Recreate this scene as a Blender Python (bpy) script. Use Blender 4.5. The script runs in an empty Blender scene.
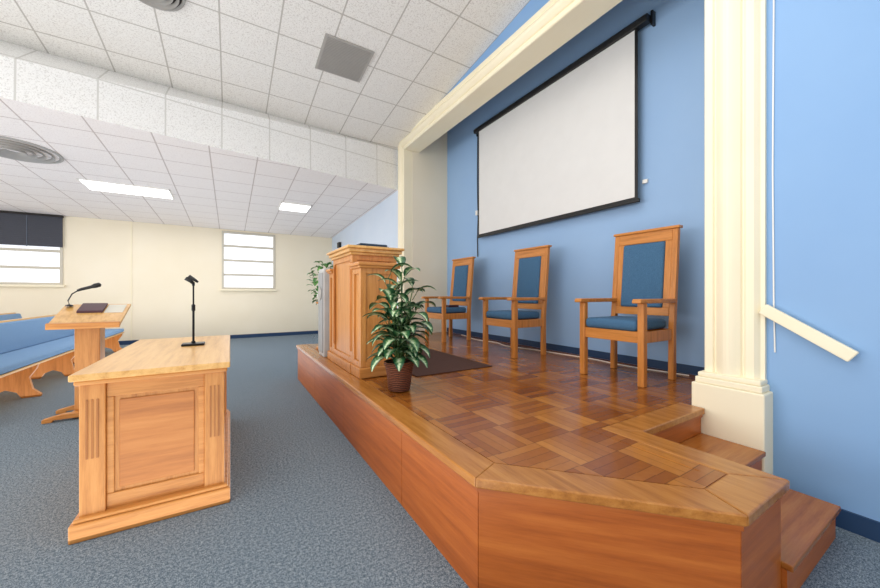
import bpy, math, random
from mathutils import Vector, Matrix
random.seed(4)
S=bpy.context.scene
col=S.collection
try: S.view_settings.view_transform='Standard'
except Exception: pass

# ---------------------------------------------------------------- materials
def lin(h):
    h=h.lstrip('#'); o=[]
    for i in (0,2,4):
        c=int(h[i:i+2],16)/255
        o.append(c/12.92 if c<=.04045 else ((c+.055)/1.055)**2.4)
    return (o[0],o[1],o[2],1)
class NT:
    def __init__(s,name):
        s.m=bpy.data.materials.new(name); s.m.use_nodes=True
        s.t=s.m.node_tree; s.b=s.t.nodes['Principled BSDF']
        s.tc=s.t.nodes.new('ShaderNodeTexCoord')
    def n(s,ty,**k):
        a=s.t.nodes.new(ty)
        for q,v in k.items(): setattr(a,q,v)
        return a
    def l(s,a,b): s.t.links.new(a,b)
    def math(s,op,a,b=None,c=None):
        x=s.n('ShaderNodeMath',operation=op)
        for i,v in enumerate((a,b,c)):
            if v is None: continue
            if isinstance(v,(int,float)): x.inputs[i].default_value=v
            else: s.l(v,x.inputs[i])
        return x.outputs[0]
    def noise(s,scale,detail=3,vec=None,stretch=None,rough=.5):
        m=s.n('ShaderNodeMapping'); s.l(vec or s.tc.outputs['Object'],m.inputs[0])
        if stretch: m.inputs['Scale'].default_value=stretch
        x=s.n('ShaderNodeTexNoise'); x.inputs['Scale'].default_value=scale
        x.inputs['Detail'].default_value=detail; x.inputs['Roughness'].default_value=rough
        s.l(m.outputs[0],x.inputs['Vector']); return x.outputs[0]
    def ramp(s,f,stops):
        r=s.n('ShaderNodeValToRGB'); e=r.color_ramp.elements
        e[0].position=stops[0][0]; e[0].color=lin(stops[0][1])
        e[1].position=stops[-1][0]; e[1].color=lin(stops[-1][1])
        for p,c in stops[1:-1]:
            q=e.new(p); q.color=lin(c)
        s.l(f,r.inputs[0]); return r.outputs[0]
    def mix(s,f,a,b,mode='MIX'):
        x=s.n('ShaderNodeMix',data_type='RGBA',blend_type=mode)
        for i,v in ((0,f),(6,a),(7,b)):
            if isinstance(v,(int,float)): x.inputs[i].default_value=v
            elif isinstance(v,str): x.inputs[i].default_value=lin(v)
            else: s.l(v,x.inputs[i])
        return x.outputs[2]
    def color(s,c):
        if isinstance(c,str): s.b.inputs['Base Color'].default_value=lin(c)
        else: s.l(c,s.b.inputs['Base Color'])
    def rough(s,v): s.b.inputs['Roughness'].default_value=v
    def bump(s,h,st=.3,d=.01):
        x=s.n('ShaderNodeBump'); x.inputs['Strength'].default_value=st; x.inputs['Distance'].default_value=d
        s.l(h,x.inputs['Height']); s.l(x.outputs[0],s.b.inputs['Normal'])
def plain(name,c,r=.5,metal=0,var=None):
    t=NT(name)
    if var:
        t.color(t.ramp(t.noise(6,3),[(.3,c),(.7,var)]))
    else: t.color(c)
    t.rough(r); t.b.inputs['Metallic'].default_value=metal
    return t.m
def paint(name,c,c2):
    t=NT(name); t.color(t.ramp(t.noise(1.2,4),[(.3,c),(.75,c2)])); t.rough(.55)
    t.bump(t.noise(180,2),.12,.002); return t.m
def wood(name,c1,c2,c3,axis='z',rough=.35,sc=1.0):
    t=NT(name)
    st={'x':(1.2,18,18),'y':(18,1.2,18),'z':(18,18,1.2),'h':(1.3,1.3,22)}[axis]
    a=t.noise(1.6*sc,6,stretch=st,rough=.6)
    b=t.noise(9*sc,4,stretch=st,rough=.7)
    f=t.math('ADD',t.math('MULTIPLY',a,.7),t.math('MULTIPLY',b,.3))
    t.color(t.ramp(f,[(.32,c1),(.5,c2),(.68,c3)])); t.rough(rough)
    t.bump(b,.08,.002); return t.m
def fabric(name,c1,c2,sc=260):
    t=NT(name); n=t.noise(sc,2); t.color(t.ramp(n,[(.35,c1),(.65,c2)])); t.rough(.95); t.bump(n,.3,.002); return t.m

def sepxyz(t):
    s=t.n('ShaderNodeSeparateXYZ'); t.l(t.tc.outputs['Object'],s.inputs[0]); return s.outputs
def tiles(name,c1,c2,line,T=.61,zaxis=False,ox=0.,oy=0.,dens=70):
    t=NT(name); X,Y,Z=sepxyz(t)
    u=t.math('FRACT',t.math('DIVIDE',t.math('ADD',X,50*T+ox),T))
    v=t.math('FRACT',t.math('DIVIDE',t.math('ADD',Z if zaxis else Y,50*T+oy),T))
    def edge(q): return t.math('LESS_THAN',t.math('SUBTRACT',.5,t.math('ABSOLUTE',t.math('SUBTRACT',q,.5))),.014)
    m=t.math('MAXIMUM',edge(u),edge(v))
    n=t.noise(dens,3,rough=.7)
    body=t.ramp(n,[(.36,c2),(.5,c1)])
    t.color(t.mix(m,body,line)); t.rough(.9); t.bump(n,.2,.004)
    return t.m

t=NT('carpet_blue'); n1=t.noise(190,3,rough=.85); n2=t.noise(1.3,3)
n3=t.noise(70,2)
t.color(t.mix(t.math('MULTIPLY',n2,.3),t.ramp(t.math('ADD',t.math('MULTIPLY',n1,.75),t.math('MULTIPLY',n3,.25)),[(.40,'#3E4C59'),(.5,'#72828F'),(.60,'#B6C1C9')]),'#697A89'))
t.rough(1.0); t.b.inputs['Specular IOR Level'].default_value=.1; t.bump(n1,.6,.01); M_carpet=t.m
M_tile=tiles('ceiling_tile','#F2F0EC','#D2CEC9','#BDB8B2',T=.58,ox=.1,oy=.25)
M_tile_low=tiles('ceiling_tile_low','#F8F2EF','#E8E0DD','#C8BCB8',T=.6,ox=.25,oy=.1)
M_tile_sof=tiles('ceiling_tile_soffit','#F4F4F3','#D6D5D3','#D3D2CF',T=.61,zaxis=True,ox=.1,oy=-.1)
M_blue=paint('wall_blue_paint','#7FA7D6','#87AEDA')
M_blue_far=paint('wall_blue_lit_paint','#CBD9EA','#D5E0EE')  # paler than the other wall blue: bright light put into the colour
M_blue_pale=paint('wall_blue_recess_paint','#92B5DF','#9ABCE3')
M_cream=paint('wall_cream_paint','#F0E5CC','#F4EAD4')
M_trim=paint('cream_trim_paint','#F4E9CC','#F7EFD6')
M_base=plain('baseboard_navy','#1E3D63',.5)
SC=('#944A17','#AD5B20','#BD6B2B')
M_side=wood('stage_veneer',*SC,'h',.36,.8)
M_side_y=M_side
OC=('#AE6C30','#CB8A47','#D99B58')
M_oak=wood('oak_upright',*OC,'z',.35)
M_oak_y=wood('oak_lengthwise','#C08A45','#DBAA64','#E7BB7B','y',.3)
M_oak_x=wood('oak_crosswise',*OC,'x',.35)
M_border=wood('stage_border_wood','#8C5520','#AE7132','#C08442','y',.2)
M_chairw=wood('chair_oak','#A26426','#C7803A','#D6904C','z',.35)
M_chairx=wood('chair_oak_rail','#A26426','#C7803A','#D6904C','y',.35)
M_uph=fabric('upholstery_blue','#31577A','#4D7699')
M_pewf=fabric('pew_fabric_blue','#6388B0','#83A6CA')
M_rug=fabric('rug_brown','#3A2018','#57352A',150)
M_black=plain('black_plastic','#141416',.4)
M_blackm=plain('black_metal','#1C1C20',.35,.6)
M_grey=plain('grey_plastic','#B9BABA',.5,0,'#C6C7C7')
M_screen=plain('screen_fabric','#DFDFDF',.8,0,'#E2E2E2')
M_white=plain('white_paint','#F2F1EC',.4)
M_grille=plain('grille_grey','#A8A5A1',.7,0,'#B2AFAA')
M_dark=plain('dark_void','#2A2624',.8)
M_book=plain('book_cover_maroon','#4A2430',.5)
M_bookn=plain('book_cover_navy','#24384E',.5)
M_paper=plain('paper','#E3DFD2',.8)
t=NT('wicker'); w=t.n('ShaderNodeTexWave'); w.inputs['Scale'].default_value=22; w.bands_direction='Z'; w.inputs['Distortion'].default_value=4
t.l(t.tc.outputs['Object'],w.inputs[0]); t.color(t.ramp(w.outputs[1],[(.2,'#3B1D10'),(.8,'#8A4A2A')])); t.rough(.6); t.bump(w.outputs[1],.6,.01); M_wick=t.m
t=NT('soil'); t.color(t.ramp(t.noise(60,3),[(.3,'#1E140C'),(.7,'#46301E')])); t.rough(1); M_soil=t.m
t=NT('leaf_variegated'); uv=t.n('ShaderNodeUVMap'); sp=t.n('ShaderNodeSeparateXYZ'); t.l(uv.outputs[0],sp.inputs[0])
mid=t.math('ABSOLUTE',t.math('SUBTRACT',sp.outputs[0],.5))
nn=t.noise(45,3)
fac=t.math('ADD',mid,t.math('MULTIPLY',t.math('SUBTRACT',nn,.5),.6))
t.color(t.ramp(fac,[(.04,'#D3E0BC'),(.14,'#8FAF79'),(.24,'#346540'),(.45,'#1A4427')])); t.rough(.35); M_leaf=t.m
t=NT('leaf_ivy'); t.color(t.ramp(t.noise(20,3),[(.3,'#2F6A2F'),(.7,'#7DB062')])); t.rough(.45); M_ivy=t.m
M_stem=plain('stem_green','#4E6B3A',.5)
def emis(name,c,s):
    t=NT(name); t.color(c); t.b.inputs['Emission Color'].default_value=lin(c); t.b.inputs['Emission Strength'].default_value=s; return t.m
M_lamp=emis('lamp_diffuser','#FFFFFF',3.0)
# parquet
t=NT('parquet_floor'); X,Y,Z=sepxyz(t); T=.27
x=t.math('ADD',t.math('DIVIDE',X,T),40.13); y=t.math('ADD',t.math('DIVIDE',Y,T),40.4)
cx=t.math('FLOOR',x); cy=t.math('FLOOR',y); fx=t.math('FRACT',x); fy=t.math('FRACT',y)
par=t.math('MODULO',t.math('ADD',cx,cy),2)
s_=t.math('ADD',t.math('MULTIPLY',fx,par),t.math('MULTIPLY',fy,t.math('SUBTRACT',1,par)))
s5=t.math('MULTIPLY',s_,5); si=t.math('FLOOR',s5); sf=t.math('FRACT',s5)
cmb=t.n('ShaderNodeCombineXYZ'); t.l(cx,cmb.inputs[0]); t.l(cy,cmb.inputs[1]); t.l(si,cmb.inputs[2])
wn=t.n('ShaderNodeTexWhiteNoise'); t.l(cmb.outputs[0],wn.inputs[0])
cm2=t.n('ShaderNodeCombineXYZ'); t.l(cx,cm2.inputs[0]); t.l(cy,cm2.inputs[1])
wn2=t.n('ShaderNodeTexWhiteNoise'); t.l(cm2.outputs[0],wn2.inputs[0])
f=t.math('ADD',t.math('MULTIPLY',wn.outputs[0],.38),t.math('ADD',t.math('MULTIPLY',wn2.outputs[0],.22),t.math('MULTIPLY',par,.2)))
f=t.math('ADD',f,t.math('MULTIPLY',t.noise(30,4),.25))
base=t.ramp(f,[(.1,'#773D14'),(.5,'#96571F'),(.95,'#BA7A35')])
def e(q,w): return t.math('LESS_THAN',t.math('SUBTRACT',.5,t.math('ABSOLUTE',t.math('SUBTRACT',q,.5))),w)
g=t.math('MAXIMUM',e(sf,.035),t.math('MAXIMUM',e(fx,.009),e(fy,.009)))
t.color(t.mix(t.math('MULTIPLY',g,.5),base,'#3E1E0A')); t.rough(.2); M_parq=t.m

# ---------------------------------------------------------------- geometry
class G:
    def __init__(s): s.v=[];s.f=[];s.uv=[]
    def add(s,vs,fs,uv=None):
        o=len(s.v); s.v+= [tuple(p) for p in vs]; s.f+=[tuple(i+o for i in q) for q in fs]
        s.uv+= uv if uv else [(0,0)]*len(vs); return s
    def box(s,a,b):
        x0,y0,z0=a;x1,y1,z1=b
        return s.add([(x0,y0,z0),(x1,y0,z0),(x1,y1,z0),(x0,y1,z0),(x0,y0,z1),(x1,y0,z1),(x1,y1,z1),(x0,y1,z1)],
          [(0,3,2,1),(4,5,6,7),(0,1,5,4),(1,2,6,5),(2,3,7,6),(3,0,4,7)])
    def hexa(s,bot,top):
        return s.add(list(bot)+list(top),[(0,3,2,1),(4,5,6,7),(0,1,5,4),(1,2,6,5),(2,3,7,6),(3,0,4,7)])
    def prism(s,pts,z0,z1):
        n=len(pts)
        return s.add([(p[0],p[1],z0) for p in pts]+[(p[0],p[1],z1) for p in pts],
          [tuple(range(n-1,-1,-1)),tuple(range(n,2*n))]+[(i,(i+1)%n,n+(i+1)%n,n+i) for i in range(n)])
    def prism_y(s,pts,y0,y1):
        n=len(pts)
        return s.add([(p[0],y0,p[1]) for p in pts]+[(p[0],y1,p[1]) for p in pts],
          [tuple(range(n)),tuple(range(2*n-1,n-1,-1))]+[(i,n+i,n+(i+1)%n,(i+1)%n) for i in range(n)])
    def lathe(s,prof,c=(0,0,0),n=24,cap=True):
        vs=[];fs=[]
        for r,z in prof:
            for i in range(n):
                a=2*math.pi*i/n; vs.append((c[0]+r*math.cos(a),c[1]+r*math.sin(a),c[2]+z))
        for j in range(len(prof)-1):
            for i in range(n):
                k=(i+1)%n; fs.append((j*n+i,j*n+k,(j+1)*n+k,(j+1)*n+i))
        if cap:
            fs.append(tuple(range(n-1,-1,-1))); fs.append(tuple((len(prof)-1)*n+i for i in range(n)))
        return s.add(vs,fs)
    def tube(s,pts,r,n=8):
        pts=[Vector(p) for p in pts]; vs=[];fs=[]
        rr=r if isinstance(r,(list,tuple)) else [r]*len(pts)
        for j,p in enumerate(pts):
            d=(pts[min(j+1,len(pts)-1)]-pts[max(j-1,0)]).normalized()
            a=d.cross(Vector((0,0,1)));
            if a.length<.05: a=d.cross(Vector((1,0,0)))
            a.normalize(); b=d.cross(a)
            for i in range(n):
                q=2*math.pi*i/n; vs.append(p+a*math.cos(q)*rr[j]+b*math.sin(q)*rr[j])
        for j in range(len(pts)-1):
            for i in range(n):
                k=(i+1)%n; fs.append((j*n+i,j*n+k,(j+1)*n+k,(j+1)*n+i))
        fs.append(tuple(range(n-1,-1,-1))); fs.append(tuple((len(pts)-1)*n+i for i in range(n)))
        return s.add(vs,fs)
    def leaf(s,base,az,L,W,up,droop,n=7):
        vs=[];uv=[];fs=[]
        d=Vector((math.cos(az),math.sin(az),0)); sd=Vector((-math.sin(az),math.cos(az),0)); p=Vector(base); ang=up
        for j in range(n+1):
            q=j/n; w=W*(math.sin(math.pi*min(1,q*.94+.04))**.8)*(1-.25*q)*.5
            t_=d*math.cos(ang)+Vector((0,0,1))*math.sin(ang); nn=-d*math.sin(ang)+Vector((0,0,1))*math.cos(ang)
            for k,c in ((-1,.0),(-.5,.25),(0,.5),(.5,.75),(1,1.)):
                vs.append(p+sd*w*k+nn*abs(k)*w*.3); uv.append((c,q))
            p=p+t_*(L/n); ang-=droop/n
        for j in range(n):
            for k in range(4):
                a=j*5+k; fs.append((a,a+1,a+6,a+5))
        return s.add(vs,fs,uv)
    def obj(s,name,mat,parent=None,bevel=0,smooth=False,seg=2,sub=0,loc=None,fixn=True):
        me=bpy.data.meshes.new(name); me.from_pydata(s.v,[],s.f); me.update()
        if fixn:
            import bmesh
            b=bmesh.new(); b.from_mesh(me); bmesh.ops.recalc_face_normals(b,faces=b.faces); b.to_mesh(me); b.free()
        if any(u!=(0,0) for u in s.uv):
            l=me.uv_layers.new(name='UVMap')
            for lp in me.loops: l.data[lp.index].uv=s.uv[lp.vertex_index]
        me.materials.append(mat)
        if smooth:
            for p in me.polygons: p.use_smooth=True
        o=bpy.data.objects.new(name,me); col.objects.link(o)
        if parent: o.parent=parent
        if loc: o.location=loc
        if bevel:
            m=o.modifiers.new('bevel','BEVEL'); m.width=bevel; m.segments=seg; m.limit_method='ANGLE'; m.angle_limit=math.radians(40)
            m.harden_normals=False
        if sub:
            m=o.modifiers.new('sub','SUBSURF'); m.levels=sub; m.render_levels=sub
        return o
def root(name,loc,label,cat,group=None,rz=0):
    o=bpy.data.objects.new(name,None); o.empty_display_size=.1; col.objects.link(o); o.location=loc; o.rotation_euler=(0,0,rz)
    o['label']=label; o['category']=cat
    if group: o['group']=group
    return o
def tag(o,label,cat,group=None):
    o['label']=label;o['category']=cat
    if group:o['group']=group
    return o
def struct(o,label,cat): o['kind']='structure'; o['label']=label; o['category']=cat; return o
def copy_tree(src,loc,rz=None,label=None):
    n=src.copy(); col.objects.link(n); n.location=loc
    if rz is not None: n.rotation_euler=(0,0,rz)
    if label: n['label']=label
    for c in list(src.children):
        k=c.copy(); col.objects.link(k); k.parent=n
        for c2 in list(c.children):
            k2=c2.copy(); col.objects.link(k2); k2.parent=k
    return n

# ---------------------------------------------------------------- shell
XL=-8.0; YN=-3.0; YF=11.3; XR=2.8
struct(G().box((XL,YN,-.1),(4.0,YF+.2,0)).obj('floor',M_carpet),'speckled blue-grey carpet floor','floor')
def upz(Y): return 4.76-.1117*Y
def sofb(X): return 6.18+.1636*(X-2.8)
def soft(X): return 6.2+.064*(X-2.8)
a,b=soft(XL),soft(XR)
g=G().hexa([(XL,YN,upz(YN)),(XR,YN,upz(YN)),(XR,b,upz(b)),(XL,a,upz(a))],[(XL,YN,upz(YN)+.1),(XR,YN,upz(YN)+.1),(XR,b,upz(b)+.1),(XL,a,upz(a)+.1)])
struct(g.obj('ceiling',M_tile),'white acoustic tile dropped ceiling over the hall','ceiling')
zs=3.28
g=G().hexa([(XL,sofb(XL),zs),(XR,sofb(XR),zs),(XR,YF,3.05),(XL,YF,3.05)],[(XL,sofb(XL)+.1,zs+.1),(XR,sofb(XR)+.1,zs+.1),(XR,YF,3.15),(XL,YF,3.15)])
struct(g.obj('ceiling.001',M_tile_low),'lower white tile ceiling above the pews','ceiling')
g=G().hexa([(XL,sofb(XL),zs),(XR,sofb(XR),zs),(XR,sofb(XR)+.08,zs),(XL,sofb(XL)+.08,zs)],[(XL,a,upz(a)),(XR,b,upz(b)),(XR,b+.08,upz(b)),(XL,a+.08,upz(a))])
struct(g.obj('wall_soffit',M_tile_sof),'white tiled soffit face between the two ceilings','wall')
def lowz(X,Y):
    f=(Y-sofb(X))/(YF-sofb(X)); return zs+(3.05-zs)*f
# far wall with openings
W1=(-.2,1.14,1.39,3.0); W2=(-5.0,-3.29,1.46,3.0)
g=G()
ys=(YF,YF+.15)
def fw(x0,x1,z0,z1): g.box((x0,ys[0],z0),(x1,ys[1],z1))
fw(XL,W2[0],0,3.3); fw(W2[0],W2[1],0,W2[2]); fw(W2[0],W2[1],W2[3],3.3); fw(W2[1],W1[0],0,3.3); fw(W1[0],W1[1],0,W1[2]); fw(W1[0],W1[1],W1[3],3.3); fw(W1[1],2.95,0,3.3)
struct(g.obj('wall_far',M_cream),'cream painted panelled wall with two windows','wall')
struct(G().box((-2.11,YF-.012,.1),(-2.085,YF,3.08)).obj('trim_2',M_trim),'thin cream batten on the wall joint','trim')
M_pane=emis('window_pane_daylight','#EEF2FA',.8)
M_frame=plain('window_frame_paint','#C9C3B4',.5)
def window(n,W,nh,lab):
    x0,x1,z0,z1=W; r=root('window_%d'%n,((x0+x1)/2,YF,z0),lab,'window'); r['kind']='structure'
    w=(x1-x0)/2; h=z1-z0
    g=G().box((-w,-.02,0),(-w+.05,.1,h)).box((w-.05,-.02,0),(w,.1,h)).box((-w+.05,-.02,0),(w-.05,.1,.05)).box((-w+.05,-.02,h-.05),(w-.05,.1,h))
    for i in range(1,nh):
        z=h*i/nh; g.box((-w+.05,.0,z-.028),(w-.05,.09,z+.028))
    g.obj('window_frame',M_frame,r)
    G().box((-w-.04,-.08,-.05),(w+.04,0,-.001)).obj('window_sill',M_trim,r,.005)
    G().box((-w+.05,.1,.05),(w-.05,.11,h-.05)).obj('window_pane',M_pane,r)
    return r
window(1,W1,4,'white framed window with four horizontal panes')
window(2,W2,4,'wide white framed window half covered by a blind')
r=root('window_blind',(-4.145,YF-.03,2.3),'dark navy slatted blind covering the upper window','blind')
g=G()
for i in range(17): g.box((-.86,-.02,.02+i*.042),(.86,.0,.0605+i*.042))
g.obj('blind_slats',plain('blind_navy','#3A3D48',.6),r)
G().box((-.87,-.04,.70),(.87,.02,.745)).obj('head_rail',M_dark,r)
mt=plain('blind_tape_grey','#5D6674',.8)
for x in (-.5,.3): G().box((x,-.025,0),(x+.012,-.021,.7)).obj('blind_tape',mt,r)

# right wall (with proscenium opening)
OY0,OY1,OZ=1.07,5.81,3.93
g=G().box((XR,YN,0),(XR+.15,.87,5.2)).box((XR,.87,4.1),(XR+.15,5.95,5.2))
struct(g.obj('wall_right',M_blue),'light blue painted wall around the stage opening','wall')
struct(G().box((XR,5.95,0),(XR+.15,YF,5.2)).obj('wall_right.001',M_blue_far),'blue wall beyond the stage, painted paler for the bright light on it','wall')
struct(G().box((3.7,.9,0),(3.82,5.95,5.2)).obj('wall_recess',M_blue_pale),'light blue wall at the back of the stage','wall')
struct(G().box((XR+.12,5.806,0),(3.7,5.94,5.2)).obj('wall_recess_far',M_cream),'cream side wall of the stage recess','wall')
struct(G().box((XR+.15,.88,0),(3.7,1.074,5.2)).obj('wall_recess_near',M_cream),'cream side wall of the stage recess','wall')
struct(G().box((XR+.15,.88,5.1),(3.7,5.95,5.2)).obj('ceiling_recess',M_trim),'plain ceiling of the stage recess','ceiling')
# arch moulding swept round the opening
prof=[(3.06,0),(2.755,0),(2.745,.008),(2.745,.05),(2.757,.058),(2.757,.066)]
for i in range(9):
    q=i/8; prof.append((2.742-.035*math.sin(math.pi*q),.072+.125*q))
prof+=[(2.757,.203),(2.757,.212),(2.745,.222),(2.745,.262),(2.76,.275),(2.775,.285),(2.775,.305),(3.06,.305)]
n=len(prof); vs=[];fs=[]
for k in range(4):
    for x,t_ in prof:
        if k==0: vs.append((x,OY0-t_,.70))
        if k==1: vs.append((x,OY0-t_,OZ+t_))
        if k==2: vs.append((x,OY1+t_,OZ+t_))
        if k==3: vs.append((x,OY1+t_,.0))
for k in range(3):
    for i in range(n):
        j=(i+1)%n
        fs.append((k*n+i,k*n+j,(k+1)*n+j,(k+1)*n+i))
fs.append(tuple(range(n))); fs.append(tuple(range(4*n-1,3*n-1,-1)))
arch=struct(G().add(vs,fs).obj('trim_1',M_trim),'cream fluted moulding framing the stage opening','trim')
g=G().box((2.66,.735,0),(2.98,1.11,.66))
g.prism([(2.675,.75),(2.98,.75),(2.98,1.095),(2.675,1.095)],.66,.70).prism([(2.69,.76),(2.98,.76),(2.98,1.085),(2.69,1.085)],.70,.73)
struct(g.obj('trim_3',M_trim,None,.008),'cream square plinth under the pilaster','trim')
# baseboards
struct(G().box((XL,YF-.02,0),(XR,YF,.1)).obj('baseboard_far',M_base),'navy vinyl baseboard','baseboard')
struct(G().box((XR-.015,YN,0),(XR,.735,.1)).box((XR-.015,6.13,0),(XR,YF-.02,.1)).obj('baseboard_right',M_base),'navy vinyl baseboard','baseboard')
struct(G().box((3.685,1.08,.5),(3.7,5.8,.58)).obj('baseboard_recess',M_base),'navy vinyl baseboard behind the stage','baseboard')

# ---------------------------------------------------------------- stage
A=(.85,5.43);B=(.87,1.13);C=(1.50,.475);D=(1.90,.475);E=(1.90,1.05);F=(2.655,1.05)
st=root('stage_platform',(0,0,0),'raised parquet stage with orange wood veneer sides and steps','stage')
poly=[A,B,C,D,E,F,(2.655,1.12),(3.68,1.12),(3.68,5.80),(2.74,5.80),(2.74,5.43)]
G().prism(poly,.44,.498).obj('platform_floor',M_parq,st)
def offs(pts,d):
    out=[]
    for i,p in enumerate(pts):
        p=Vector(p)
        dirs=[]
        if i>0: dirs.append((p-Vector(pts[i-1])).normalized())
        if i<len(pts)-1: dirs.append((Vector(pts[i+1])-p).normalized())
        ns=[Vector((-q.y,q.x)) for q in dirs]
        m=sum(ns,Vector((0,0))).normalized()
        out.append(p+m*(d/max(.3,m.dot(ns[0]))))
    return out
path=[A,B,C,D,E,F]
inn=offs(path,.13); out=offs(path,-.022); sk=offs(path,.035)
def band(i0,i1,o1,i2,z0,z1):
    g=G()
    for i in range(i0,i1):
        q=[o1[i],o1[i+1],i2[i+1],i2[i]]
        g.prism([(p.x,p.y) for p in q],z0,z1)
    return g
band(0,5,out,inn,.462,.503).obj('stage_nosing',M_border,st,.006)
inn2=offs(path,.20); band(0,5,offs(path,.134),inn2,.47,.5005).obj('floor_border_strip',M_parq,st)
def panel_line(P,Q,parts,z0,z1,mat,name='fascia_panel'):
    P=Vector(P);Q=Vector(Q);d=(Q-P);L=d.length;d.normalize();nrm=Vector((-d.y,d.x))
    for i in range(len(parts)-1):
        a=P+d*(parts[i]*L+.002);b=P+d*(parts[i+1]*L-.002)
        q=[a,b,b+nrm*.02,a+nrm*.02]
        G().prism([(p.x,p.y) for p in q],z0,z1).obj(name,mat,st)
panel_line(A,B,[0,.27,.55,.83,1],.0,.44,M_side_y)
panel_line(B,C,[0,1],0,.44,M_side)
panel_line(C,D,[0,1],0,.44,M_side)
panel_line(D,E,[0,1],0,.44,M_side)
panel_line(E,F,[0,1],.30,.44,M_side)
G().prism([(p[0]+.0,p[1]) for p in [(.873,5.40),(.893,1.15),(1.51,.50),(1.88,.50),(1.88,1.08),(2.62,1.08),(2.62,5.40)]],0,.44).obj('stage_core',M_dark,st)
band(0,5,offs(path,-.008),offs(path,.02),.44,.463).obj('nosing_cove',M_side,st)
# steps
wood_tread=wood('tread_wood','#854818','#A26025','#B27232','x',.25)
def step(x0,x1,y0,y1,z0,z1):
    G().box((x0,y0,z0),(x1,y1,z1-.028)).obj('step_riser',M_side,st)
    G().box((x0,y0-.018,z1-.028),(x1+.004,y1,z1)).obj('step_tread',wood_tread,st,.005)
step(1.905,2.652,.745,1.048,0,.335)
step(1.905,2.652,.458,.743,0,.17)

# handrail on the blue wall
r=root('handrail',(2.8,.595,1.045),'cream painted flat wooden handrail board on the blue wall','handrail')
dy,dz=-.19,-.128
L=math.hypot(dy,dz); ty,tz=dy/L,dz/L; ny,nz=-tz,ty
def rb(x0,x1,l0,l1,w0,w1):
    g=G(); p=[(l,w) for l,w in ((l0,w0),(l1,w0),(l1,w1),(l0,w1))]
    g.add([(x0,ty*l+ny*w,tz*l+nz*w) for l,w in p]+[(x1,ty*l+ny*w,tz*l+nz*w) for l,w in p],[(0,3,2,1),(4,5,6,7),(0,1,5,4),(1,2,6,5),(2,3,7,6),(3,0,4,7)]); return g
rb(-.06,-.03,-.21,.22,-.033,.033).obj('rail_board',M_trim,r,.006)
rb(-.031,0,-.15,-.11,-.02,.02).obj('rail_bracket',M_trim,r)
rb(-.031,0,.13,.17,-.02,.02).obj('rail_bracket',M_trim,r)

# ---------------------------------------------------------------- projection screen
r=root('projection_screen',(3.7,3.33,2.2),'white pull-down projection screen with black housing and border','screen')
X=-.09
G().box((X-.004,-1.34,.04),(X,1.35,1.82)).obj('screen_border',M_black,r)
G().box((X-.008,-1.31,.06),(X-.0045,1.32,1.80)).obj('screen_surface',M_screen,r)
G().box((X-.02,-1.36,.0),(X+.015,1.37,.04)).obj('bottom_bar',M_black,r,.008)
G().prism_y([(X-.04,1.80),(X+.04,1.80),(X+.05,1.84),(X+.04,1.88),(X-.03,1.88),(X-.05,1.85)],-1.45,1.43).obj('screen_housing',M_black,r,.006)
G().box((X+.03,-1.47,1.78),(0,-1.45,1.92)).obj('mounting_bracket',M_black,r)
G().box((X+.03,1.43,1.78),(0,1.45,1.92)).obj('mounting_bracket',M_black,r)
G().tube([(-.02,1.46,1.8),(-.02,1.47,1.0),(-.02,1.45,.4),(-.02,1.47,.0),(-.02,1.46,-.3)],.008).obj('pull_cord',M_dark,r)
G().box((-.05,1.44,.42),(0,1.49,.50)).obj('cord_box',M_white,r,.004)
tag(G().box((3.672,1.93,2.40),(3.7,1.98,2.44)).obj('wall_switch',M_white,None,.004),'small cream control box on the blue wall','switch')
tag(G().tube([(2.794,.735,4.3),(2.793,.73,3),(2.794,.735,2),(2.793,.73,1.2),(2.794,.725,.9)],.004).obj('wall_cable',M_white),'thin white cable running down the blue wall','cable')
cp=[(3.62,5.2),(3.45,4.5),(3.5,4.1),(3.40,3.75),(3.5,3.2),(3.56,2.5),(3.52,2.1),(3.6,1.4)]
pts=[]
for i in range(len(cp)-1):
    for q in range(6):
        u=q/6; u=u*u*(3-2*u); pts.append((cp[i][0]*(1-u)+cp[i+1][0]*u,cp[i][1]+(cp[i+1][1]-cp[i][1])*q/6,.503))
tag(G().tube(pts,.005,6).obj('floor_cable',M_white),'thin white cable lying on the parquet behind the chairs','cable')

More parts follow.
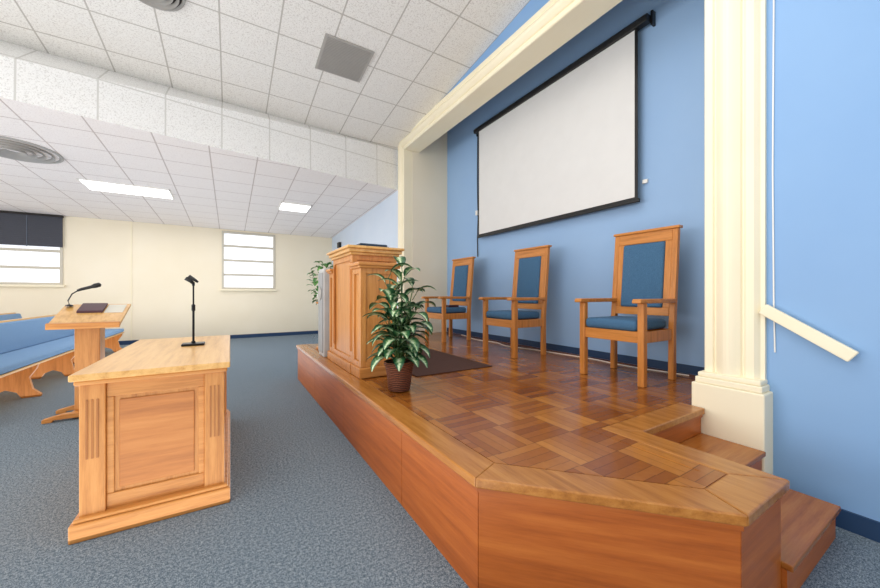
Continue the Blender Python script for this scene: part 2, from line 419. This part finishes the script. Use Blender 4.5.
# ---------------------------------------------------------------- chairs
def chair(loc,label):
    r=root('stage_chair',loc,label,'chair',"armchairs on the stage")
    hw=.285
    for sgn in (-1,1):
        y=sgn*(hw-.025)
        G().box((0,y-.025,0),(.055,y+.025,.655)).obj('front_leg',M_chairw,r,.006)
        g=G(); 
        P=[(.46,0),(.515,0),(.515,.45),(.585,1.30),(.545,1.30),(.465,.45)]
        g.prism_y([(p[0],p[1]) for p in P],y-.022,y+.022); g.obj('back_leg',M_chairw,r,.005)
        g=G().prism_y([(-.06,.655),(.50,.655),(.50,.69),(-.045,.69),(-.06,.68)],y-.035,y+.035)
        g.obj('armrest',M_chairx,r,.008,seg=3)
        G().box((.055,y-.012,.34),(.465,y+.012,.43)).obj('side_rail',M_chairw,r,.003)
    G().box((.012,-hw+.05,.34),(.042,hw-.05,.43)).obj('front_rail',M_chairx,r,.004)
    G().box((.465,-hw+.047,.34),(.50,hw-.047,.43)).obj('back_rail',M_chairx,r,.004)
    g=G().box((-.005,-hw+.055,.43),(.475,hw-.055,.52)); g.obj('seat',M_uph,r,.035,True,4)
    def bx(z): return .465+(z-.45)*(.08/.85)
    def slab(z0,z1,y0,y1,d0,d1):
        return G().hexa([(bx(z0)+d0,y0,z0),(bx(z0)+d1,y0,z0),(bx(z0)+d1,y1,z0),(bx(z0)+d0,y1,z0)],[(bx(z1)+d0,y0,z1),(bx(z1)+d1,y0,z1),(bx(z1)+d1,y1,z1),(bx(z1)+d0,y1,z1)])
    slab(1.20,1.30,-hw+.047,hw-.047,.0,.04).obj('top_rail',M_chairx,r,.004)
    slab(1.30,1.325,-hw-.01,hw+.01,-.012,.055).obj('crest_cap',M_chairx,r,.006)
    slab(.54,.61,-hw+.047,hw-.047,.0,.04).obj('lower_rail',M_chairx,r,.004)
    for sgn in (-1,1):
        y=sgn*(hw-.047-.0275); slab(.61,1.20,y-.0275,y+.0275,.003,.035).obj('back_stile',M_chairw,r,.003)
    slab(.612,1.198,-hw+.10,hw-.10,-.018,.03).obj('backrest',M_uph,r,.018,True,4)
    r.scale=(1.04,1.04,1.03)
    return r
c3=chair((2.82,1.805,.4985),'tall oak armchair with blue upholstered seat and back')
c2=copy_tree(c3,(2.82,3.27,.4985))
c1=copy_tree(c3,(2.82,4.84,.4985),label='tall oak armchair holding a maroon book on its blue seat')
tag(G().box((3.02,4.70,1.036),(3.22,4.86,1.068)).obj('book',M_book,None,.004),'maroon hardback book lying on the chair seat','book')

# ---------------------------------------------------------------- rug
g=G().box((1.44,2.77,.4985),(2.32,4.15,.508)); tag(g.obj('floor_mat',M_rug,None,.004),'dark brown rectangular mat on the parquet stage','rug')

# ---------------------------------------------------------------- pulpit
r=root('pulpit',(.985,3.5,.5035),'large stepped oak pulpit with side wings on the stage edge','pulpit')
def framed(x0,x1,y0,y1,z0,z1,nm):
    g=G().box((x0+.015,y0+.015,z0),(x1-.015,y1-.015,z1))
    s=.05
    g.box((x0,y0,z0),(x0+.015,y0+s,z1)).box((x0,y1-s,z0),(x0+.015,y1,z1)).box((x0,y0+s,z1-s),(x0+.015,y1-s,z1)).box((x0,y0+s,z0),(x0+.015,y1-s,z0+s))
    g.box((x0+.0151,y0,z0),(x0+s,y0+.015,z1)).box((x1-s,y0,z0),(x1,y0+.015,z1)).box((x0+s,y0,z1-s),(x1-s,y0+.015,z1)).box((x0+s,y0,z0),(x1-s,y0+.015,z0+s))
    return g.obj(nm,M_oak,r,.003)
framed(0,.46,-.28,.42,.09,1.12,'pulpit_body')
framed(.0,.35,-.53,-.285,.09,.98,'pulpit_wing')
framed(.0,.35,.425,.60,.09,.98,'pulpit_wing')
G().box((-.025,-.30,0),(.48,.44,.09)).obj('plinth',M_oak_x,r,.008)
G().box((-.02,-.555,0),(.37,-.305,.09)).obj('plinth',M_oak_x,r,.008)
G().box((-.02,.445,0),(.37,.615,.09)).obj('plinth',M_oak_x,r,.008)
G().box((-.02,-.56,.98),(.37,-.285,1.0)).box((-.035,-.575,1.0),(.39,-.285,1.03)).obj('wing_top',M_oak_x,r,.006)
G().box((-.02,.425,.98),(.37,.615,1.0)).box((-.035,.425,1.0),(.39,.625,1.03)).obj('wing_top',M_oak_x,r,.006)
g=G().box((-.02,-.30,1.12),(.48,.44,1.145)).box((-.04,-.32,1.145),(.50,.46,1.18)).box((-.06,-.34,1.18),(.52,.48,1.205))
g.obj('cornice',M_oak_y,r,.006)
for y in (-.25,-.225,.365,.39): G().box((-.008,y-.006,.2),(.0,y+.006,1.05)).obj('flute',M_chairw,r,.002)
bk=root('open_book',(1.2,3.42,1.7095),'open navy covered book lying on the pulpit top','book')
G().box((-.15,-.22,.0),(.15,.22,.008)).obj('cover',M_bookn,bk,.002)
G().prism([(-.14,-.21),(.14,-.21),(.14,.21),(-.14,.21)],.008,.03).obj('pages',M_bookn,bk,.008)

# grey tall speaker next to pulpit
r=root('loudspeaker',(.94,4.31,.5035),'tall light grey loudspeaker cabinet beside the pulpit','speaker')
G().box((.0,-.13,0),(.22,.13,1.05)).obj('cabinet',M_grey,r,.01)
G().box((-.012,-.11,.05),(.0,.11,1.0)).obj('grille',plain('speaker_grille','#9EA0A2',.7),r,.004)
g=G().lathe([(.07,0),(.08,.004),(.08,.01),(.03,.012)],(0,0,0),20)
o=g.obj('speaker_cone',M_grille,r); o.rotation_euler=(0,-math.pi/2,0); o.location=(-.012,0,.75)

# ---------------------------------------------------------------- variegated plant
r=root('potted_plant',(1.13,2.47,.5015),'variegated leafy plant in a brown wicker pot on the stage','plant')
G().lathe([(.075,0),(.085,.01),(.098,.12),(.11,.19),(.118,.2),(.118,.225),(.105,.228),(.098,.2)],n=28).obj('pot',M_wick,r,0,True)
G().lathe([(.0,.2),(.1,.202)],n=20,cap=False).obj('soil',M_soil,r)
gs=G();gl=G()
for i in range(10):
    a=2*math.pi*i/10+.3; h=.28+.50*((i*37)%10)/10; rr=.03+.06*((i*13)%7)/7
    pts=[(.02*math.cos(a),.02*math.sin(a),.19),(.05*math.cos(a),.05*math.sin(a),.19+h*.5),(rr*1.4*math.cos(a),rr*1.4*math.sin(a),.19+h)]
    gs.tube(pts,[.009,.007,.004],6)
    nl=10
    for j in range(nl):
        q=j/(nl-1); z=.23+(h-.04)*q; az=a+j*2.4+random.uniform(-.3,.3); k=rr*1.3*q+.02
        L=random.uniform(.18,.26)*(1-.15*q); up=.45+.55*q
        bx_,by_=k*math.cos(a),k*math.sin(a); pl=.05
        tipp=(bx_+pl*math.cos(az)*math.cos(up),by_+pl*math.sin(az)*math.cos(up),z+pl*math.sin(up))
        gs.tube([(bx_,by_,z-.01),tipp],.003,5)
        gl.leaf(tipp,az,L,L*.55,up,random.uniform(1.3,2.1))
gs.obj('stem',M_stem,r,0,True)
gl.obj('foliage',M_leaf,r,0,True,fixn=False)

# ivy behind pulpit
r=root('ivy_plant',(1.10,4.90,.5015),'trailing green ivy in a white pot on a tall stand','plant')
G().lathe([(.10,0),(.10,.02),(.02,.04),(.02,.6),(.1,.62),(.1,.64)],n=20).obj('plant_stand',M_oak,r,0,False)
G().lathe([(.07,.64),(.10,.8),(.11,.81),(.1,.81)],n=20).obj('pot',M_white,r,0,True)
g=G()
for i in range(120):
    a=random.uniform(0,6.28); q=random.random(); rad=.05+.14*math.sin(q*3.0); z=.62+.56*q
    g.leaf((rad*math.cos(a)*.8,rad*math.sin(a)*.8,z),a+random.uniform(-.8,.8),random.uniform(.06,.11),.06,random.uniform(-.3,.9),1.2,4)
g.obj('foliage',M_ivy,r,0,True,fixn=False)

# ---------------------------------------------------------------- communion table
r=root('communion_table',(-.345,3.22,0),'honey oak communion table with panelled ends and plinth','table')
hx,hy=.345,.80; T=.844
G().box((-hx,-hy,T-.035),(hx,hy,T)).obj('table_top',M_oak_y,r,.008,seg=3)
G().box((-hx+.015,-hy+.015,T-.06),(hx-.015,hy-.015,T-.035)).obj('top_moulding',M_oak_x,r,.008)
X0=hx-.03;Y0=hy-.04
G().box((-X0+.03,-Y0+.03,.1),(X0-.03,Y0-.03,T-.06)).obj('body',M_oak,r)
M_fl=wood('flute_shadow','#8E5420','#A5672C','#B87838','z')
M_pan=wood('panel_oak','#A76530','#C07A3C','#CD8A4A','x',.35,.5)
for sx in (-1,1):
    for sy in (-1,1):
        x0,x1=sorted((sx*X0,sx*(X0-.10))); y0,y1=sorted((sy*Y0,sy*(Y0-.10)))
        g=G().box((x0,y0,.1),(x1,y1,T-.06)); pil=g.obj('corner_post',M_oak,r,.004)
        yy=sy*Y0
        for k in (.03,.05,.07):
            xx=x0+k; G().box((xx-.004,yy-.004,.40),(xx+.004,yy+.004,T-.14)).obj('flute',M_fl,pil)
for sy in (-1,1):
    yo=sy*(Y0-.018)
    a,b=sorted((yo,sy*(Y0-.03)))
    g=G().box((-X0+.1,a,.1),(X0-.1,b,.19)).box((-X0+.1,a,T-.14),(X0-.1,b,T-.06)).box((-X0+.1,a,.19),(-X0+.13,b,T-.14)).box((X0-.13,a,.19),(X0-.1,b,T-.14))
    g.obj('end_frame',M_oak_x,r,.004)
    a,b=sorted((sy*(Y0-.030),sy*(Y0-.022)))
    G().box((-X0+.15,a,.21),(X0-.15,b,T-.16)).obj('end_panel',M_pan,r,.006)
g=G().box((-hx+.0,-hy+.0,0),(hx,hy,.09)); g.obj('plinth',M_oak_x,r,.008)
G().box((-hx+.012,-hy+.012,.09),(hx-.012,hy-.012,.11)).obj('plinth_moulding',M_oak_x,r,.008)

# mic desk stand
r=root('microphone_stand',(-.25,3.36,.844),'short black desk microphone stand on the table','microphone stand')
G().box((-.075,-.06,0),(.075,.06,.018)).obj('base',M_blackm,r,.008,seg=3)
G().lathe([(.014,.018),(.014,.03),(.008,.035),(.008,.27),(.013,.275),(.013,.32),(.006,.325),(.006,.47),(.010,.472),(.010,.50)],n=14).obj('pole',M_blackm,r,0,False)
G().tube([(0,0,.49),(-.02,-.0,.51),(-.05,0,.53)],[.012,.014,.016],10).obj('microphone_clip',M_black,r,0,True)
G().tube([(.03,0,.50),(.012,0,.515),(-.03,0,.548)],[.008,.012,.014],10).obj('clip_holder',M_black,r,0,True)

# ---------------------------------------------------------------- wooden floor lectern
LX,LY=-1.28,5.0
r=root('lectern',(LX,LY,0),'small light oak lectern with slanted top and pedestal','lectern')
G().box((-.07,-.09,.07),(.12,.09,.93)).obj('column',M_oak,r,.006)
for y in (-.16,.16):
    P=[(-.27,0),(-.2,0),(-.19,.02),(.23,.02),(.24,0),(.31,0),(.31,.035),(.19,.07),(-.13,.07),(-.27,.035)]
    G().prism_y(P,y-.03,y+.03).obj('foot',M_oak_x,r,.006)
G().box((-.08,-.13,.02),(.13,.13,.068)).obj('foot_crossbar',M_oak_x,r,.004)
def tz_(y): return .96+(y+.22)*(.18/.44)
def tslab(x0,x1,y0,y1,o0,o1):
    return G().hexa([(x0,y0,tz_(y0)+o0),(x1,y0,tz_(y0)+o0),(x1,y1,tz_(y1)+o0),(x0,y1,tz_(y1)+o0)],[(x0,y0,tz_(y0)+o1),(x1,y0,tz_(y0)+o1),(x1,y1,tz_(y1)+o1),(x0,y1,tz_(y1)+o1)])
G().hexa([(-.12,-.18,.90),(.17,-.18,.90),(.17,.18,.90),(-.12,.18,.90)],[(-.16,-.2,tz_(-.2)-.03),(.24,-.2,tz_(-.2)-.03),(.24,.2,tz_(.2)-.03),(-.16,.2,tz_(.2)-.03)]).obj('shelf_box',M_oak_x,r,.004)
tslab(-.22,.31,-.24,.22,-.03,0).obj('reading_top',M_oak_y,r,.006)
tslab(-.22,.31,-.265,-.241,-.035,.02).obj('book_ledge',M_oak_x,r,.004)
def on(x,y,o=0): return (LX+x,LY+y,tz_(y)+o)
mr=root('gooseneck_microphone',on(-.17,.14,.013),'black gooseneck microphone standing on the lectern top','microphone')
G().lathe([(.03,0),(.03,.012),(.012,.02)],n=16).obj('base',M_black,mr,0,False)
G().tube([(0,0,.015),(-.01,0,.06),(.02,0,.13),(.07,0,.17)],[.006]*4,8).obj('gooseneck',M_black,mr,0,True)
G().tube([(.06,0,.165),(.09,0,.18),(.17,0,.207),(.20,0,.220),(.235,0,.232),(.245,0,.235)],[.012,.015,.017,.026,.024,.008],12).obj('microphone_body',M_black,mr,0,True)
def onslab(x0,x1,y0,y1,o0,o1):
    return G().hexa([on(x0,y0,o0),on(x1,y0,o0),on(x1,y1,o0),on(x0,y1,o0)],[on(x0,y0,o1),on(x1,y0,o1),on(x1,y1,o1),on(x0,y1,o1)])
tag(onslab(-.08,.12,.0,.19,.001,.024).obj('book',M_book,None,.003),'maroon book resting on the oak lectern','book')
tag(onslab(.13,.28,-.0,.19,.001,.004).obj('paper_sheet',M_paper),'white papers resting on the oak lectern','paper')

# ---------------------------------------------------------------- pews
def pew(loc,Lh,label):
    r=root('church_pew',loc,label,'pew','upholstered pews in rows')
    P=[(-.02,.40),(-.04,.34),(-.10,.24),(-.07,.10),(-.0,.03),(-.0,0),(-.16,0),(-.20,.07),(-.29,.11),(-.38,.07),(-.42,0),(-.60,0),(-.60,.05),(-.54,.14),(-.52,.25),(-.56,.40)]
    n=5
    for i in range(n):
        y=-Lh+.03+(2*Lh-.06)*i/(n-1)
        G().prism_y(P,y-.025,y+.025).obj('pew_support',M_chairw,r,.004)
    G().box((-.56,-Lh,.40),(0,Lh,.425)).obj('seat_board',M_oak_y,r,.005)
    G().box((-.52,-Lh+.01,.426),(-.0,Lh-.01,.50)).obj('seat_cushion',M_pewf,r,.025,True,4)
    G().hexa([(-.50,-Lh,.50),(-.45,-Lh,.50),(-.45,Lh,.50),(-.50,Lh,.50)],[(-.62,-Lh,.87),(-.56,-Lh,.87),(-.56,Lh,.87),(-.62,Lh,.87)]).obj('backrest_cushion',M_pewf,r,.02,True,4)
    G().hexa([(-.56,-Lh,.38),(-.525,-Lh,.38),(-.525,Lh,.38),(-.56,Lh,.38)],[(-.66,-Lh,.89),(-.625,-Lh,.89),(-.625,Lh,.89),(-.66,Lh,.89)]).obj('back_board',M_oak_y,r,.005)
    return r
p=pew((-1.98,7.45,0),2.6,'long pew with light blue upholstery and curved oak supports')
copy_tree(p,(-2.95,7.45,0)); copy_tree(p,(-3.92,7.45,0)); copy_tree(p,(-4.89,7.45,0))

# ---------------------------------------------------------------- ceiling things
def fixture(X,Y,w,d,label):
    z=lowz(X,Y); r=root('ceiling_light',(X,Y,z-.03),label,'light','fluorescent ceiling panels'); r.rotation_euler=(-.041,0,0)
    g=G().box((-w/2,-d/2,0),(-w/2+.02,d/2,.035)).box((w/2-.02,-d/2,0),(w/2,d/2,.035)).box((-w/2,-d/2,0),(w/2,-d/2+.02,.035)).box((-w/2,d/2-.02,0),(w/2,d/2,.035))
    g.obj('light_frame',M_white,r); G().box((-w/2+.02,-d/2+.02,.004),(w/2-.02,d/2-.02,.03)).obj('light_diffuser',M_lamp,r)
fixture(-1.56,8.3,1.22,.61,'bright rectangular fluorescent panel in the tile ceiling')
fixture(1.22,8.2,.61,.61,'bright square fluorescent panel in the tile ceiling')
def diffuser(X,Y,z,R,label,tilt):
    r=root('air_diffuser',(X,Y,z),label,'vent','round ceiling air diffusers'); r.rotation_euler=(tilt,0,0)
    G().lathe([(R,0),(R,-.012),(R*.93,-.02),(R*.9,0)],n=40,cap=False).obj('outer_ring',M_grille,r,0,True)
    G().lathe([(.001,-.002),(R*.92,-.002)],n=40,cap=False).obj('diffuser_throat',M_dark,r)
    for k,q in enumerate((.76,.58,.40,.22)):
        G().lathe([(R*q,-.005),(R*(q+.06),-.035-.006*k),(R*(q+.05),-.04-.006*k),(R*(q-.02),-.006)],n=40,cap=False).obj('diffuser_ring',M_grille,r,0,True)
diffuser(-2.5,6.98,lowz(-2.5,6.98)-.005,.46,'round grey louvred air diffuser in the lower ceiling',-.041)
diffuser(-.66,4.35,upz(4.35)-.005,.27,'round dark air diffuser in the upper tile ceiling',-.111)
r=root('return_air_grille',(1.25,4.43,upz(4.43)-.015),'square grey return air grille in the tile ceiling','vent'); r.rotation_euler=(-.111,0,0)
G().box((-.30,-.30,-.0),(.30,.30,.012)).obj('grille_face',M_grille,r)
g=G()
for i in range(24): g.box((-.27,-.27+i*.0235,-.004),(.27,-.262+i*.0235,0))
g.obj('grille_louvres',plain('louvre_grey','#9B9894',.7),r)
g=G().box((2.72,10.2,2.62),(2.8,10.4,2.78)); tag(g.obj('wall_speaker',M_black,None,.01),'small black speaker mounted on the blue wall beyond the stage','speaker')

# ---------------------------------------------------------------- lights
w=bpy.data.worlds.new('world'); S.world=w; w.use_nodes=True
bg=w.node_tree.nodes['Background']; bg.inputs[0].default_value=(1.0,.985,.955,1); bg.inputs[1].default_value=1.08
def area(loc,rot,sx,sy,e,c=(1,1,1)):
    d=bpy.data.lights.new('fill_light','AREA'); d.shape='RECTANGLE'; d.size=sx; d.size_y=sy; d.energy=e; d.color=c
    o=bpy.data.objects.new('area_fill',d); col.objects.link(o); o.location=loc; o.rotation_euler=rot; return o  # added fill lights without fittings, there only to brighten the hall
H=math.pi/2
area((0,1.5,4.3),(0,0,0),4,3,75,(1,.96,.91))  # added soft fill under the upper ceiling
area((-1,8.5,2.95),(0,0,0),4,4,60,(1,.97,.95))  # added soft fill under the lower ceiling
area((-7.6,3.5,1.6),(0,-H,0),2.4,8,310,(1,.98,.95))  # added side fill at the open left, placed like a large window
area((-3.0,7.8,.02),(math.pi,0,0),7,5,115,(1,.97,.95))  # added uplight at floor level, brightens the lower ceiling
area((-2.0,1.2,.02),(math.pi,0,0),4.5,6,165,(1,.98,.95))  # added uplight at floor level, brightens the upper ceiling
# ---------------------------------------------------------------- camera
c=bpy.data.cameras.new('camera'); co=bpy.data.objects.new('camera',c); col.objects.link(co)
c.sensor_width=36; c.lens=345/880*36; co.location=(0,0,1.25); co.rotation_euler=(math.pi/2,0,-math.radians(31.3)); c.clip_start=.02
S.camera=co
